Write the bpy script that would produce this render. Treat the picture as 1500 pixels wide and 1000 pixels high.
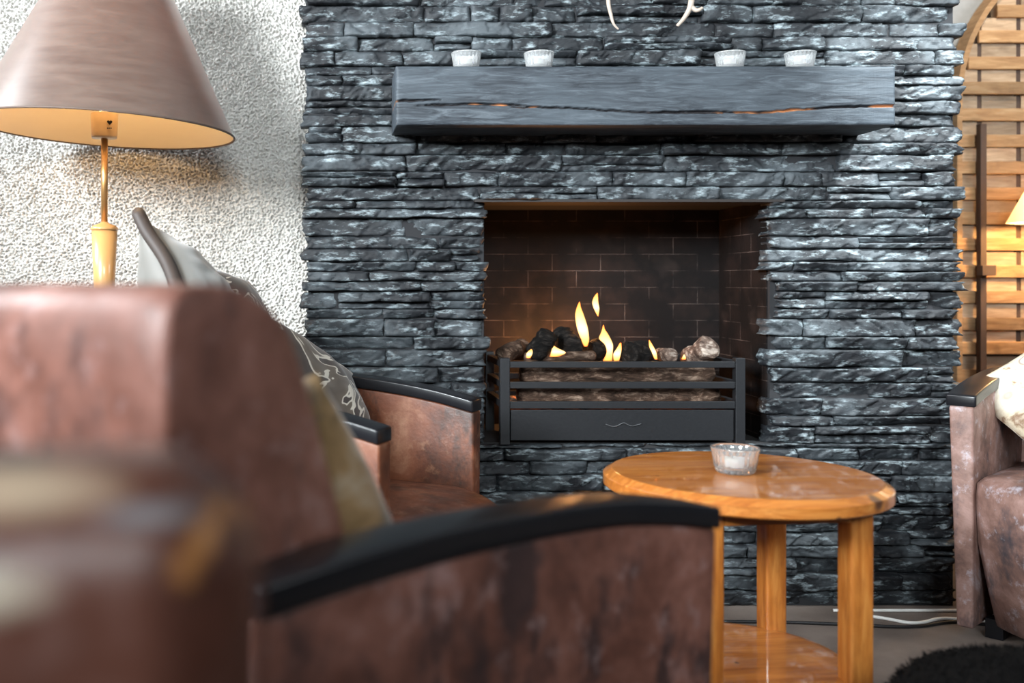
import bpy, bmesh, math, random
import numpy as np
from mathutils import Vector, Matrix, noise as mnoise
R = math.radians
for o in list(bpy.data.objects): bpy.data.objects.remove(o)
SC = bpy.context.scene
COL = SC.collection

# ------------------------------------------------------------------ camera
EYE = 0.92                     # camera height; camera at x=0, y=0 looking along +y
VX, VY, F = 490.0, 412.0, 1458.333     # principal point (shift lens) and focal length, pixels of a 1500x1000 frame
cam_d = bpy.data.cameras.new('camera'); cam = bpy.data.objects.new('camera', cam_d); COL.objects.link(cam)
cam.location = (0, 0, EYE); cam.rotation_euler = (R(90), 0, 0)
cam_d.sensor_width = 36; cam_d.lens = 35
cam_d.shift_x = (750 - VX) / 1500; cam_d.shift_y = -(500 - VY) / 1500
cam_d.clip_start = 0.02; cam_d.clip_end = 60
cam_d.dof.use_dof = True; cam_d.dof.focus_distance = 2.6; cam_d.dof.aperture_fstop = 2.0
SC.camera = cam

# ------------------------------------------------------------------ world, window light, exposure
w = bpy.data.worlds.new('world'); SC.world = w; w.use_nodes = True
w.node_tree.nodes['Background'].inputs[0].default_value = (0.80, 0.88, 1.0, 1)
w.node_tree.nodes['Background'].inputs[1].default_value = 0.06
def area(name, loc, target, sx, sy, power, col, spread=180):
    d = bpy.data.lights.new(name, 'AREA'); d.shape = 'RECTANGLE'; d.size = sx; d.size_y = sy; d.energy = power; d.color = col; d.spread = R(spread)
    o = bpy.data.objects.new(name, d); COL.objects.link(o); o.location = loc
    o.rotation_euler = (Vector(target) - Vector(loc)).to_track_quat('-Z', 'Y').to_euler(); return o
area('window_light_left', (-3.3, 2.1, 2.85), (0.0, 2.7, 1.1), 1.5, 1.4, 68, (0.92, 0.96, 1.0), 120)
area('window_light_far_left', (-2.8, -0.9, 2.4), (0.2, 2.3, 1.55), 1.2, 1.2, 72, (0.88, 0.96, 1.0), 62)
area('window_light_rear', (0.4, -2.6, 2.6), (0.9, 2.8, 1.65), 1.6, 1.2, 24, (0.86, 0.96, 1.0), 58)
area('window_light_right', (3.6, 0.6, 2.5), (1.5, 2.8, 1.3), 1.2, 1.2, 16, (0.88, 0.95, 1.0), 100)
def spot(name, loc, target, power, size, blend, col, rad=.05):
    d = bpy.data.lights.new(name, 'SPOT'); d.energy = power; d.spot_size = R(size); d.spot_blend = blend; d.color = col; d.shadow_soft_size = rad
    o = bpy.data.objects.new(name, d); COL.objects.link(o); o.location = loc
    o.rotation_euler = (Vector(target) - Vector(loc)).to_track_quat('-Z', 'Y').to_euler(); return o
spot('ceiling_spot', (2.05, 1.75, 2.6), (1.62, 2.8, 1.22), 620, 34, 1.0, (0.88, 0.97, 1.0))
spot('ceiling_spot_warm', (2.15, 2.7, 2.5), (2.45, 3.5, 1.75), 34, 60, 1.0, (1.0, .90, .74))
vs = SC.view_settings
vs.view_transform = 'Standard'; vs.look = 'None'; vs.gamma = 1.0; vs.use_curve_mapping = False
vs.exposure = 0.30
try:
    SC.cycles.use_denoising = True
    SC.cycles.max_bounces = 10; SC.cycles.transmission_bounces = 10; SC.cycles.transparent_max_bounces = 16
    SC.cycles.caustics_refractive = True; SC.cycles.sample_clamp_indirect = 6
except Exception: pass

# ------------------------------------------------------------------ helpers
def at(px, py, Y): return Vector(((px - VX) / F * Y, Y, EYE - (py - VY) / F * Y))
def atz(px, py, z): Y = (EYE - z) * F / (py - VY); return Vector(((px - VX) / F * Y, Y, z))

def empty(name, loc=(0, 0, 0), rz=0.0, parent=None):
    o = bpy.data.objects.new(name, None); COL.objects.link(o); o.location = loc; o.rotation_euler = (0, 0, rz); o.empty_display_size = .1
    if parent: o.parent = parent
    return o
def tag(o, label=None, cat=None, group=None, kind=None):
    if label: o['label'] = label
    if cat: o['category'] = cat
    if group: o['group'] = group
    if kind: o['kind'] = kind
    return o
def mk(name, verts, faces, mat, parent=None, smooth=True):
    me = bpy.data.meshes.new(name)
    me.from_pydata([tuple(v) for v in verts], [], faces); me.update()
    bm = bmesh.new(); bm.from_mesh(me); bmesh.ops.recalc_face_normals(bm, faces=bm.faces); bm.to_mesh(me); bm.free()
    return fin(name, me, mat, parent, smooth)
def fin(name, me, mat, parent=None, smooth=True):
    o = bpy.data.objects.new(name, me); COL.objects.link(o)
    for m in (mat if isinstance(mat, (list, tuple)) else [mat]): me.materials.append(m)
    if smooth: me.polygons.foreach_set('use_smooth', [True] * len(me.polygons))
    if parent: o.parent = parent
    return o
def frombm(name, bm, mat, parent=None, smooth=False):
    bmesh.ops.recalc_face_normals(bm, faces=bm.faces)
    me = bpy.data.meshes.new(name); bm.to_mesh(me); bm.free()
    return fin(name, me, mat, parent, smooth)
def bevel(o, wd, seg=3, ang=40):
    m = o.modifiers.new('bevel', 'BEVEL'); m.width = wd; m.segments = seg; m.limit_method = 'ANGLE'; m.angle_limit = R(ang); return o
def bx(bm, x0, x1, y0, y1, z0, z1, M=None):
    vs_ = [bm.verts.new((x, y, z)) for x in (x0, x1) for y in (y0, y1) for z in (z0, z1)]
    if M is not None:
        for v in vs_: v.co = M @ v.co
    for f in ((0, 1, 3, 2), (4, 6, 7, 5), (0, 4, 5, 1), (2, 3, 7, 6), (0, 2, 6, 4), (1, 5, 7, 3)): bm.faces.new([vs_[i] for i in f])
def box(name, x0, x1, y0, y1, z0, z1, mat, parent=None, bev=0):
    bm = bmesh.new(); bx(bm, x0, x1, y0, y1, z0, z1); o = frombm(name, bm, mat, parent)
    if bev: bevel(o, bev)
    return o
def lathe_data(prof, n=48, flute=None, centre=(0, 0)):
    V, Fc = [], []
    for (r, z) in prof:
        for k in range(n):
            a = 2 * math.pi * k / n; rr = r * (flute(a, z, r) if flute else 1)
            V.append((centre[0] + rr * math.cos(a), centre[1] + rr * math.sin(a), z))
    for i in range(len(prof) - 1):
        for k in range(n):
            Fc.append((i * n + k, i * n + (k + 1) % n, (i + 1) * n + (k + 1) % n, (i + 1) * n + k))
    return V, Fc
def lathe(name, prof, mat, parent=None, n=48, flute=None, cap0=True, cap1=True, smooth=True):
    V, Fc = lathe_data(prof, n, flute)
    if cap0: Fc.append(tuple(range(n))[::-1])
    if cap1: Fc.append(tuple(range((len(prof) - 1) * n, len(prof) * n)))
    return mk(name, V, Fc, mat, parent, smooth)
def catmull(P, per=8):
    P = [Vector(p) for p in P]; out = []
    for i in range(len(P) - 1):
        p0, p1, p2, p3 = P[max(i - 1, 0)], P[i], P[i + 1], P[min(i + 2, len(P) - 1)]
        for k in range(per):
            t = k / per
            out.append(.5 * ((2 * p1) + (p2 - p0) * t + (2 * p0 - 5 * p1 + 4 * p2 - p3) * t * t + (3 * p1 - p0 - 3 * p2 + p3) * t ** 3))
    out.append(P[-1]); return out
def tube_data(path, rad, n=10, wob=None):
    V, Fc = [], []; N = len(path); up = Vector((0.13, 0.2, 1))
    for i, p in enumerate(path):
        t = (path[min(i + 1, N - 1)] - path[max(i - 1, 0)]).normalized()
        a = t.cross(up); a = a.normalized() if a.length > .05 else t.cross(Vector((1, 0, 0))).normalized()
        b = t.cross(a)
        for k in range(n):
            an = 2 * math.pi * k / n; r = rad(i / (N - 1))
            q = p + (a * math.cos(an) + b * math.sin(an)) * r
            if wob: q = p + (q - p) * wob(q)
            V.append(q)
    for i in range(N - 1):
        for k in range(n): Fc.append((i * n + k, i * n + (k + 1) % n, (i + 1) * n + (k + 1) % n, (i + 1) * n + k))
    Fc.append(tuple(range(n))[::-1]); Fc.append(tuple(range((N - 1) * n, N * n)))
    return V, Fc
def tube(name, path, rad, mat, parent=None, n=10, wob=None):
    if not callable(rad): r0 = rad; rad = lambda t: r0
    V, Fc = tube_data(path, rad, n, wob); return mk(name, V, Fc, mat, parent)

# ------------------------------------------------------------------ materials
def newmat(name):
    m = bpy.data.materials.new(name); m.use_nodes = True; nt = m.node_tree
    return m, nt, nt.nodes['Principled BSDF']
def N(nt, t, **kw):
    n = nt.nodes.new('ShaderNode' + t)
    for k, v in kw.items():
        if k in n.inputs: n.inputs[k].default_value = v
        else: setattr(n, k, v)
    return n
def L(nt, a, b): nt.links.new(a, b)
def coord(nt, scale=(1, 1, 1), rot=(0, 0, 0), loc=(0, 0, 0), out='Object'):
    tc = N(nt, 'TexCoord'); mp = N(nt, 'Mapping')
    mp.inputs['Scale'].default_value = scale; mp.inputs['Rotation'].default_value = rot; mp.inputs['Location'].default_value = loc
    L(nt, tc.outputs[out], mp.inputs['Vector']); return mp.outputs['Vector']
def ramp(nt, fac, stops):
    r = N(nt, 'ValToRGB'); cr = r.color_ramp
    while len(cr.elements) > 1: cr.elements.remove(cr.elements[-1])
    for i, (p, c) in enumerate(stops):
        e = cr.elements[0] if i == 0 else cr.elements.new(p)
        e.position = p; e.color = (*c, 1)
    L(nt, fac, r.inputs['Fac']); return r.outputs['Color']
def noise(nt, vec, scale, detail=6, rough=.55, dist=0):
    n = N(nt, 'TexNoise'); n.inputs['Scale'].default_value = scale; n.inputs['Detail'].default_value = detail
    n.inputs['Roughness'].default_value = rough; n.inputs['Distortion'].default_value = dist
    L(nt, vec, n.inputs['Vector']); return n.outputs['Fac']
def mix(nt, fac, a, b, typ='MIX'):
    m = N(nt, 'Mix'); m.data_type = 'RGBA'; m.blend_type = typ
    for s, v in ((0, fac), (6, a), (7, b)):
        if hasattr(v, 'node'): L(nt, v, m.inputs[s])
        else: m.inputs[s].default_value = v if s == 0 else (*v, 1)
    return m.outputs[2]
def math_(nt, op, a, b=None):
    m = N(nt, 'Math'); m.operation = op
    for i, v in enumerate((a, b)):
        if v is None: continue
        if hasattr(v, 'node'): L(nt, v, m.inputs[i])
        else: m.inputs[i].default_value = v
    return m.outputs[0]
def bump(nt, b, h, strength=.3, dist=.005):
    n = N(nt, 'Bump'); n.inputs['Strength'].default_value = strength; n.inputs['Distance'].default_value = dist
    L(nt, h, n.inputs['Height']); L(nt, n.outputs['Normal'], b.inputs['Normal'])
def plain(name, col, rough=.5, metal=0.0, spec=.5, coat=0.0, bumpsc=None, bs=.2):
    m, nt, b = newmat(name)
    v = coord(nt); n = noise(nt, v, bumpsc or 30)
    c = mix(nt, n, tuple(x * .82 for x in col), tuple(min(x * 1.18, 1) for x in col)); L(nt, c, b.inputs['Base Color'])
    b.inputs['Roughness'].default_value = rough; b.inputs['Metallic'].default_value = metal
    b.inputs['Specular IOR Level'].default_value = spec; b.inputs['Coat Weight'].default_value = coat; b.inputs['Coat Roughness'].default_value = .12
    if bumpsc: bump(nt, b, n, bs, .002)
    return m
def m_slate():
    m, nt, b = newmat('slate')
    v = coord(nt); vd = coord(nt, scale=(.8, 1, 2.8), rot=(0, R(24), 0))
    n1 = noise(nt, v, 7, 5, .6); n2 = noise(nt, vd, 22, 11, .72, .25); n3 = noise(nt, coord(nt, scale=(.6, 1, 3)), 26, 5, .6)
    c = ramp(nt, n1, [(.36, (.005, .0055, .0075)), (.5, (.013, .015, .018)), (.66, (.062, .072, .080))])
    c = mix(nt, ramp(nt, n2, [(.53, (0, 0, 0)), (.70, (.95, .95, .95))]), c, (.33, .39, .415))
    c = mix(nt, ramp(nt, n3, [(.60, (0, 0, 0)), (.75, (.6, .6, .6))]), c, (.025, .027, .035))
    L(nt, c, b.inputs['Base Color'])
    L(nt, ramp(nt, n2, [(.3, (.62, .62, .62)), (.7, (.42, .42, .42))]), b.inputs['Roughness'])
    b.inputs['Specular IOR Level'].default_value = .36
    bump(nt, b, math_(nt, 'ADD', math_(nt, 'MULTIPLY', n2, .7), math_(nt, 'MULTIPLY', noise(nt, coord(nt, scale=(1, 1, 2.5)), 110, 6, .7), .7)), .6, .0045)
    return m
def m_stucco():
    m, nt, b = newmat('roughcast_plaster')
    v = coord(nt); n = noise(nt, v, 260, 4); n2 = noise(nt, v, 4)
    L(nt, ramp(nt, n2, [(.3, (.50, .48, .45)), (.7, (.59, .57, .54))]), b.inputs['Base Color'])
    b.inputs['Roughness'].default_value = .85; b.inputs['Specular IOR Level'].default_value = .2
    bump(nt, b, n, .3, .001); return m
def m_firebrick(side=False):
    m, nt, b = newmat('sooty_firebrick')
    v0 = coord(nt); sx = N(nt, 'SeparateXYZ'); L(nt, v0, sx.inputs[0]); cb = N(nt, 'CombineXYZ')
    L(nt, sx.outputs['Y' if side else 'X'], cb.inputs[0]); L(nt, sx.outputs['Z'], cb.inputs[1]); v = cb.outputs[0]
    bt = N(nt, 'TexBrick'); L(nt, v, bt.inputs['Vector'])
    bt.inputs['Scale'].default_value = 1; bt.inputs['Brick Width'].default_value = .155; bt.inputs['Row Height'].default_value = .053
    bt.inputs['Mortar Size'].default_value = .0009; bt.inputs['Mortar Smooth'].default_value = .2
    bt.inputs['Color1'].default_value = (.009, .0055, .005, 1); bt.inputs['Color2'].default_value = (.014, .0085, .007, 1); bt.inputs['Mortar'].default_value = (.11, .085, .075, 1)
    n = noise(nt, v, 9, 5); n2 = noise(nt, v, 60, 4)
    soot = mix(nt, ramp(nt, n, [(.36, (.15,) * 3), (.56, (1, 1, 1))]), bt.outputs['Color'], (.004, .003, .003))
    c = mix(nt, ramp(nt, noise(nt, v, 5.3, 3), [(.62, (0, 0, 0)), (.74, (.25, .25, .25))]), soot, (.05, .035, .03))
    L(nt, c, b.inputs['Base Color']); b.inputs['Roughness'].default_value = .75; b.inputs['Specular IOR Level'].default_value = .15
    bump(nt, b, math_(nt, 'SUBTRACT', n2, bt.outputs['Fac']), .3, .003); return m
def m_beam():
    m, nt, b = newmat('charred_oak')
    v = coord(nt, scale=(1, 6, 9)); n = noise(nt, v, 9, 8, .65, 1.2); n2 = noise(nt, coord(nt, scale=(.8, 1, 1.6)), 5, 4)
    nv = noise(nt, coord(nt, scale=(14, 1, 1)), 8, 3)
    c = ramp(nt, n, [(.34, (.010, .012, .016)), (.52, (.036, .043, .052)), (.72, (.095, .11, .125))])
    c = mix(nt, ramp(nt, n2, [(.4, (0, 0, 0)), (.7, (.55, .55, .55))]), c, (.062, .076, .090))
    at_ = N(nt, 'Attribute'); at_.attribute_name = 'crack'
    c = mix(nt, at_.outputs['Fac'], c, mix(nt, ramp(nt, noise(nt, coord(nt), 9, 2), [(.56, (0, 0, 0)), (.64, (1, 1, 1))]), (.012, .010, .011), (.36, .15, .06)))
    L(nt, c, b.inputs['Base Color']); b.inputs['Roughness'].default_value = .55; b.inputs['Specular IOR Level'].default_value = .25
    bump(nt, b, math_(nt, 'ADD', n, math_(nt, 'MULTIPLY', nv, .35)), .4, .004); return m
def m_leather(name='aged_leather', tint=(1, 1, 1), rough=.42):
    m, nt, b = newmat(name)
    v = coord(nt); n1 = noise(nt, v, 7, 8, .68, .3); n2 = noise(nt, v, 21, 8, .72); n3 = noise(nt, v, 90, 4, .6); n4 = noise(nt, coord(nt, scale=(1, 1, .55)), 8, 5, .7)
    T = lambda c: tuple(a * t for a, t in zip(c, tint))
    c = ramp(nt, n1, [(.30, T((.045, .019, .014))), (.45, T((.135, .050, .031))), (.58, T((.22, .090, .060))), (.72, T((.36, .21, .175)))])
    c = mix(nt, ramp(nt, n4, [(.52, (0, 0, 0)), (.64, (.85, .85, .85))]), c, T((.030, .018, .017)))
    c = mix(nt, ramp(nt, n2, [(.56, (0, 0, 0)), (.70, (.6, .6, .6))]), c, T((.38, .25, .22)))
    L(nt, c, b.inputs['Base Color'])
    L(nt, ramp(nt, n2, [(.3, (rough + .15,) * 3), (.7, (rough - .08,) * 3)]), b.inputs['Roughness'])
    b.inputs['Specular IOR Level'].default_value = .45
    bump(nt, b, math_(nt, 'ADD', n3, n2), .22, .003); return m
def m_pine(name='varnished_pine', knots=(), base=1.0, rot=0, axis=(1, 9, 9)):
    m, nt, b = newmat(name)
    v = coord(nt, scale=axis, rot=(0, 0, rot)); n = noise(nt, v, 6, 7, .6, .8); n2 = noise(nt, coord(nt, scale=(axis[0] * .8, axis[1] * 3, axis[2] * 3), rot=(0, 0, rot)), 9, 4)
    K = lambda c: tuple(x * base for x in c)
    c = ramp(nt, n, [(.3, K((.34, .095, .014))), (.5, K((.50, .165, .028))), (.72, K((.64, .26, .058)))])
    c = mix(nt, ramp(nt, n2, [(.45, (0, 0, 0)), (.75, (.5, .5, .5))]), c, K((.30, .090, .018)))
    tc = N(nt, 'TexCoord')
    for (kx, ky, kz, kr) in knots:
        vm = N(nt, 'VectorMath'); vm.operation = 'DISTANCE'; vm.inputs[1].default_value = (kx, ky, kz)
        nn = N(nt, 'TexNoise'); nn.inputs['Scale'].default_value = 40; mm = N(nt, 'VectorMath'); mm.operation = 'MULTIPLY_ADD'
        L(nt, tc.outputs['Object'], nn.inputs['Vector']); L(nt, nn.outputs['Color'], mm.inputs[0]); mm.inputs[1].default_value = (.008,) * 3
        L(nt, tc.outputs['Object'], mm.inputs[2]); L(nt, mm.outputs[0], vm.inputs[0])
        k = ramp(nt, math_(nt, 'DIVIDE', vm.outputs['Value'], kr), [(.0, (.95,) * 3), (.55, (.85,) * 3), (.95, (0, 0, 0))])
        c = mix(nt, k, c, (.045, .014, .008))
    L(nt, c, b.inputs['Base Color']); b.inputs['Roughness'].default_value = .38
    b.inputs['Coat Weight'].default_value = .9; b.inputs['Coat Roughness'].default_value = .04
    bump(nt, b, n2, .06, .001); return m
def m_glass(name='clear_glass', tw=1.0):
    m, nt, b = newmat(name)
    v = coord(nt); n = noise(nt, v, 20, 2); L(nt, ramp(nt, n, [(.3, (.97, .985, .98)), (.7, (1, 1, 1))]), b.inputs['Base Color'])
    b.inputs['Transmission Weight'].default_value = tw; b.inputs['Roughness'].default_value = .02; b.inputs['IOR'].default_value = 1.47; return m
def m_wax():
    m, nt, b = newmat('white_wax')
    v = coord(nt); n = noise(nt, v, 40, 2); L(nt, ramp(nt, n, [(.3, (.86, .85, .83)), (.7, (.93, .92, .90))]), b.inputs['Base Color'])
    b.inputs['Roughness'].default_value = .45; b.inputs['Subsurface Weight'].default_value = .2; b.inputs['Subsurface Radius'].default_value = (.01, .008, .006); return m
def m_bark(name, dark, mid, pale, palefrac=.6):
    m, nt, b = newmat(name)
    v = coord(nt, scale=(.35, 1, 1)); n = noise(nt, v, 60, 7, .7, .5); n2 = noise(nt, coord(nt), 22, 5)
    c = ramp(nt, n, [(.36, dark), (.52, mid), (palefrac, pale)])
    c = mix(nt, ramp(nt, n2, [(.4, (0, 0, 0)), (.65, (.6, .6, .6))]), c, dark)
    L(nt, c, b.inputs['Base Color']); b.inputs['Roughness'].default_value = .9; b.inputs['Specular IOR Level'].default_value = .12; bump(nt, b, n, 1.0, .014); return m
def m_flame():
    m, nt, b = newmat('flame'); nt.nodes.remove(b)
    out = nt.nodes['Material Output']
    lw = N(nt, 'LayerWeight'); lw.inputs['Blend'].default_value = .45
    tc = N(nt, 'TexCoord'); sx = N(nt, 'SeparateXYZ'); L(nt, tc.outputs['Generated'], sx.inputs[0])
    c = ramp(nt, sx.outputs['Z'], [(0, (1.0, .22, .04)), (.16, (1, .42, .11)), (.38, (1, .68, .30)), (.7, (1, .50, .13)), (1, (1, .22, .03))])
    st = ramp(nt, lw.outputs['Facing'], [(0, (1, 1, 1)), (.55, (.55,) * 3), (1, (.10,) * 3)])
    em = N(nt, 'Emission'); L(nt, c, em.inputs['Color']); L(nt, math_(nt, 'MULTIPLY', st, 3.2), em.inputs['Strength'])
    tr = N(nt, 'BsdfTransparent'); ms = N(nt, 'MixShader')
    L(nt, ramp(nt, lw.outputs['Facing'], [(0, (.9,) * 3), (.6, (.6,) * 3), (1, (0, 0, 0))]), ms.inputs[0])
    L(nt, tr.outputs[0], ms.inputs[1]); L(nt, em.outputs[0], ms.inputs[2]); L(nt, ms.outputs[0], out.inputs['Surface']); return m
def m_ember():
    m, nt, b = newmat('glowing_ember')
    v = coord(nt); n = noise(nt, v, 45, 5, .6)
    L(nt, ramp(nt, n, [(.4, (.015, .012, .011)), (.6, (.05, .03, .02))]), b.inputs['Base Color'])
    b.inputs['Emission Color'].default_value = (1, .22, .04, 1)
    L(nt, math_(nt, 'MULTIPLY', ramp(nt, n, [(.50, (0, 0, 0)), (.66, (1, 1, 1))]), 1.2), b.inputs['Emission Strength']); b.inputs['Roughness'].default_value = .9
    bump(nt, b, n, .8, .01); return m
def m_shade(name, cols, trans=.55, rough=.45, coat=0.0):
    m, nt, b = newmat(name); out = nt.nodes['Material Output']
    v = coord(nt, scale=(1, 1, 5), rot=(0, R(8), 0)); n = noise(nt, v, 8, 6, .65, .5); n3 = noise(nt, coord(nt, scale=(1, 1, 6)), 220, 2)
    c = ramp(nt, n, [(.3, cols[0]), (.7, cols[1])]); L(nt, c, b.inputs['Base Color']); b.inputs['Roughness'].default_value = rough
    b.inputs['Specular IOR Level'].default_value = .45; b.inputs['Coat Weight'].default_value = coat; b.inputs['Coat Roughness'].default_value = .34; b.inputs['Sheen Weight'].default_value = coat * .22; b.inputs['Sheen Roughness'].default_value = .55; bump(nt, b, n3, .12, .001)
    tl = N(nt, 'BsdfTranslucent'); tl.inputs['Color'].default_value = (*cols[2], 1)
    ms = N(nt, 'MixShader'); ms.inputs[0].default_value = trans
    L(nt, b.outputs[0], ms.inputs[1]); L(nt, tl.outputs[0], ms.inputs[2]); L(nt, ms.outputs[0], out.inputs['Surface']); return m
def m_cloth(name, stops, scale=9, rough=.8, weave=350, sheen=.3, lines=None, detail=4, dist=.6):
    m, nt, b = newmat(name)
    v = coord(nt); n = noise(nt, v, scale, detail, .55, dist); wv = noise(nt, v, weave, 2)
    c = ramp(nt, n, stops)
    if lines:
        d = math_(nt, 'ABSOLUTE', math_(nt, 'SUBTRACT', n, lines[0])); k = ramp(nt, math_(nt, 'DIVIDE', d, lines[1]), [(.7, (1, 1, 1)), (1, (0, 0, 0))]); c = mix(nt, k, c, lines[2])
    c = mix(nt, math_(nt, 'MULTIPLY', wv, .35), c, tuple(x * .4 for x in stops[0][1]))
    L(nt, c, b.inputs['Base Color']); b.inputs['Roughness'].default_value = rough; b.inputs['Sheen Weight'].default_value = sheen
    bump(nt, b, wv, .25, .001); return m
def m_pebble_cloth():
    m, nt, b = newmat('pebble_print_cloth')
    v = coord(nt, scale=(1, 1.5, 1), rot=(0, 0, .5)); vo = N(nt, 'TexVoronoi'); vo.inputs['Scale'].default_value = 13; L(nt, v, vo.inputs['Vector'])
    n = noise(nt, coord(nt), 11, 6, .65, .5); n2 = noise(nt, coord(nt), 60, 3)
    c = ramp(nt, n, [(.42, (.72, .65, .53)), (.54, (.60, .50, .36)), (.60, (.25, .15, .09)), (.68, (.62, .52, .40))])
    pk = ramp(nt, vo.outputs['Distance'], [(.22, (1, 1, 1)), (.30, (0, 0, 0))]); pb = ramp(nt, n2, [(.3, (.42, .42, .38)), (.7, (.58, .58, .54))])
    edge = ramp(nt, vo.outputs['Distance'], [(.28, (1, 1, 1)), (.36, (0, 0, 0))])
    sel = ramp(nt, vo.outputs['Color'], [(.42, (0, 0, 0)), (.45, (1, 1, 1))])
    c = mix(nt, math_(nt, 'MULTIPLY', edge, sel), c, (.20, .12, .08)); c = mix(nt, math_(nt, 'MULTIPLY', pk, sel), c, pb)
    L(nt, c, b.inputs['Base Color']); b.inputs['Roughness'].default_value = .8; bump(nt, b, noise(nt, coord(nt), 350, 2), .2, .001); return m
def m_floor():
    m, nt, b = newmat('brown_grey_carpet')
    v = coord(nt); n = noise(nt, v, 6, 6); n2 = noise(nt, v, 420, 3)
    c = ramp(nt, n, [(.3, (.16, .12, .097)), (.7, (.28, .22, .185))]); c = mix(nt, math_(nt, 'MULTIPLY', n2, .6), c, (.06, .045, .04))
    L(nt, c, b.inputs['Base Color']); b.inputs['Roughness'].default_value = .9; bump(nt, b, n2, .5, .004); return m
def m_pallet(name, a, bb, cc):
    m, nt, b = newmat(name)
    g = N(nt, 'NewGeometry'); v = coord(nt, scale=(1, 1, 7)); n = noise(nt, v, 9, 6, .6, .4); n2 = noise(nt, coord(nt), 11, 4)
    c = ramp(nt, n, [(.3, a), (.55, bb), (.75, cc)])
    rv = ramp(nt, g.outputs['Random Per Island'], [(0, (.55, .55, .55)), (1, (1.15, 1.1, 1.05))]); c = mix(nt, 1.0, c, rv, 'MULTIPLY')
    c = mix(nt, ramp(nt, n2, [(.6, (0, 0, 0)), (.75, (.5, .5, .5))]), c, tuple(x * .4 for x in a))
    L(nt, c, b.inputs['Base Color']); b.inputs['Roughness'].default_value = .7; bump(nt, b, n, .3, .004); return m

SLATE = m_slate(); STUCCO = m_stucco(); BEAM = m_beam()
LEATHER = m_leather('aged_leather', (.95, .96, 1.05), .40); LEATHER_WARM = m_leather('warm_aged_leather', (.82, .64, .43), .44); LEATHER_PINK = m_leather('cool_lit_leather', (1.45, 2.15, 2.75), .5)  # pink tint holds the cool light falling on the right chair
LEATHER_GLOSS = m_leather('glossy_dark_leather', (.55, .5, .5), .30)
def painted_reflections(m, spots):  # paints soft spots of reflected light into the base colour
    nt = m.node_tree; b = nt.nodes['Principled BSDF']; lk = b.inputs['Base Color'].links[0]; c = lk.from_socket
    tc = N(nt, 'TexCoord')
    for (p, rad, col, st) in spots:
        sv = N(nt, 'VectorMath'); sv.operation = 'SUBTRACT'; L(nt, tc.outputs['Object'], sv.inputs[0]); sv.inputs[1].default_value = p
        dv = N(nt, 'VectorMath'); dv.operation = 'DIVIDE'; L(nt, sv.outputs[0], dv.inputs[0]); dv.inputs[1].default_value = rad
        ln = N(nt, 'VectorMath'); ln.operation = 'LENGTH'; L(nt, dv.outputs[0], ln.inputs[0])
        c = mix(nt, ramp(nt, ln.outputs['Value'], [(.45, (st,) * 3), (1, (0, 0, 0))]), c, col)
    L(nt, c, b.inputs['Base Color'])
BLACKWOOD = plain('black_lacquered_wood', (.008, .008, .010), .30, spec=.3, coat=.15, bumpsc=25, bs=.05)
IRON = plain('black_iron', (.013, .0135, .0155), .45, metal=.2, spec=.4, bumpsc=120, bs=.25)
STEEL_DARK = plain('rusty_lintel', (.012, .008, .007), .7, bumpsc=60)
GLASS = m_glass('clear_glass', .93); GLASS_DAYLIT = m_glass('daylit_glass', .84); WAX = m_wax()  # white share in the glass stands in for daylight glare
BRASS = plain('aged_brass', (.55, .30, .11), .35, metal=.8); LAMPWOOD = plain('honey_lamp_wood', (.50, .26, .09), .35, coat=.4, bumpsc=18, bs=.05)
CREAMPL = plain('cream_bakelite', (.72, .52, .30), .45); DARK = plain('dark_hole', (.01, .008, .008), .8)

# ------------------------------------------------------------------ numpy noise
def vnoise(x, y, seed=0):
    xi = np.floor(x).astype(np.int64); yi = np.floor(y).astype(np.int64); xf = x - xi; yf = y - yi
    u = xf * xf * (3 - 2 * xf); v = yf * yf * (3 - 2 * yf)
    def h(a, b):
        n = (a * 374761393 + b * 668265263 + seed * 2147483647) & 0x7fffffff
        n = ((n ^ (n >> 13)) * 1274126177) & 0x7fffffff
        return ((n ^ (n >> 16)) & 0xffff) / 65535.0
    return (h(xi, yi) * (1 - u) + h(xi + 1, yi) * u) * (1 - v) + (h(xi, yi + 1) * (1 - u) + h(xi + 1, yi + 1) * u) * v
def fbm(x, y, seed=0, oct=4):
    s = 0; a = .5; t = 0
    for i in range(oct):
        s = s + a * vnoise(x * 2 ** i, y * 2 ** i, seed + i * 17); t += a; a *= .5
    return s / t
def grid_faces(nu, nv, off=0):
    i, j = np.meshgrid(np.arange(nu - 1), np.arange(nv - 1), indexing='ij')
    a = off + i * nv + j
    return np.stack([a, a + nv, a + nv + 1, a + 1], -1).reshape(-1, 4)
def np_mesh(name, V, Fq, mat, parent=None, smooth=True):
    me = bpy.data.meshes.new(name); me.vertices.add(len(V)); me.vertices.foreach_set('co', np.asarray(V, np.float32).ravel())
    nf = len(Fq); me.loops.add(nf * 4); me.loops.foreach_set('vertex_index', np.asarray(Fq, np.int32).ravel())
    me.polygons.add(nf); me.polygons.foreach_set('loop_start', np.arange(0, nf * 4, 4, dtype=np.int32))
    me.update(calc_edges=True); me.validate()
    return fin(name, me, mat, parent, smooth)

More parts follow.
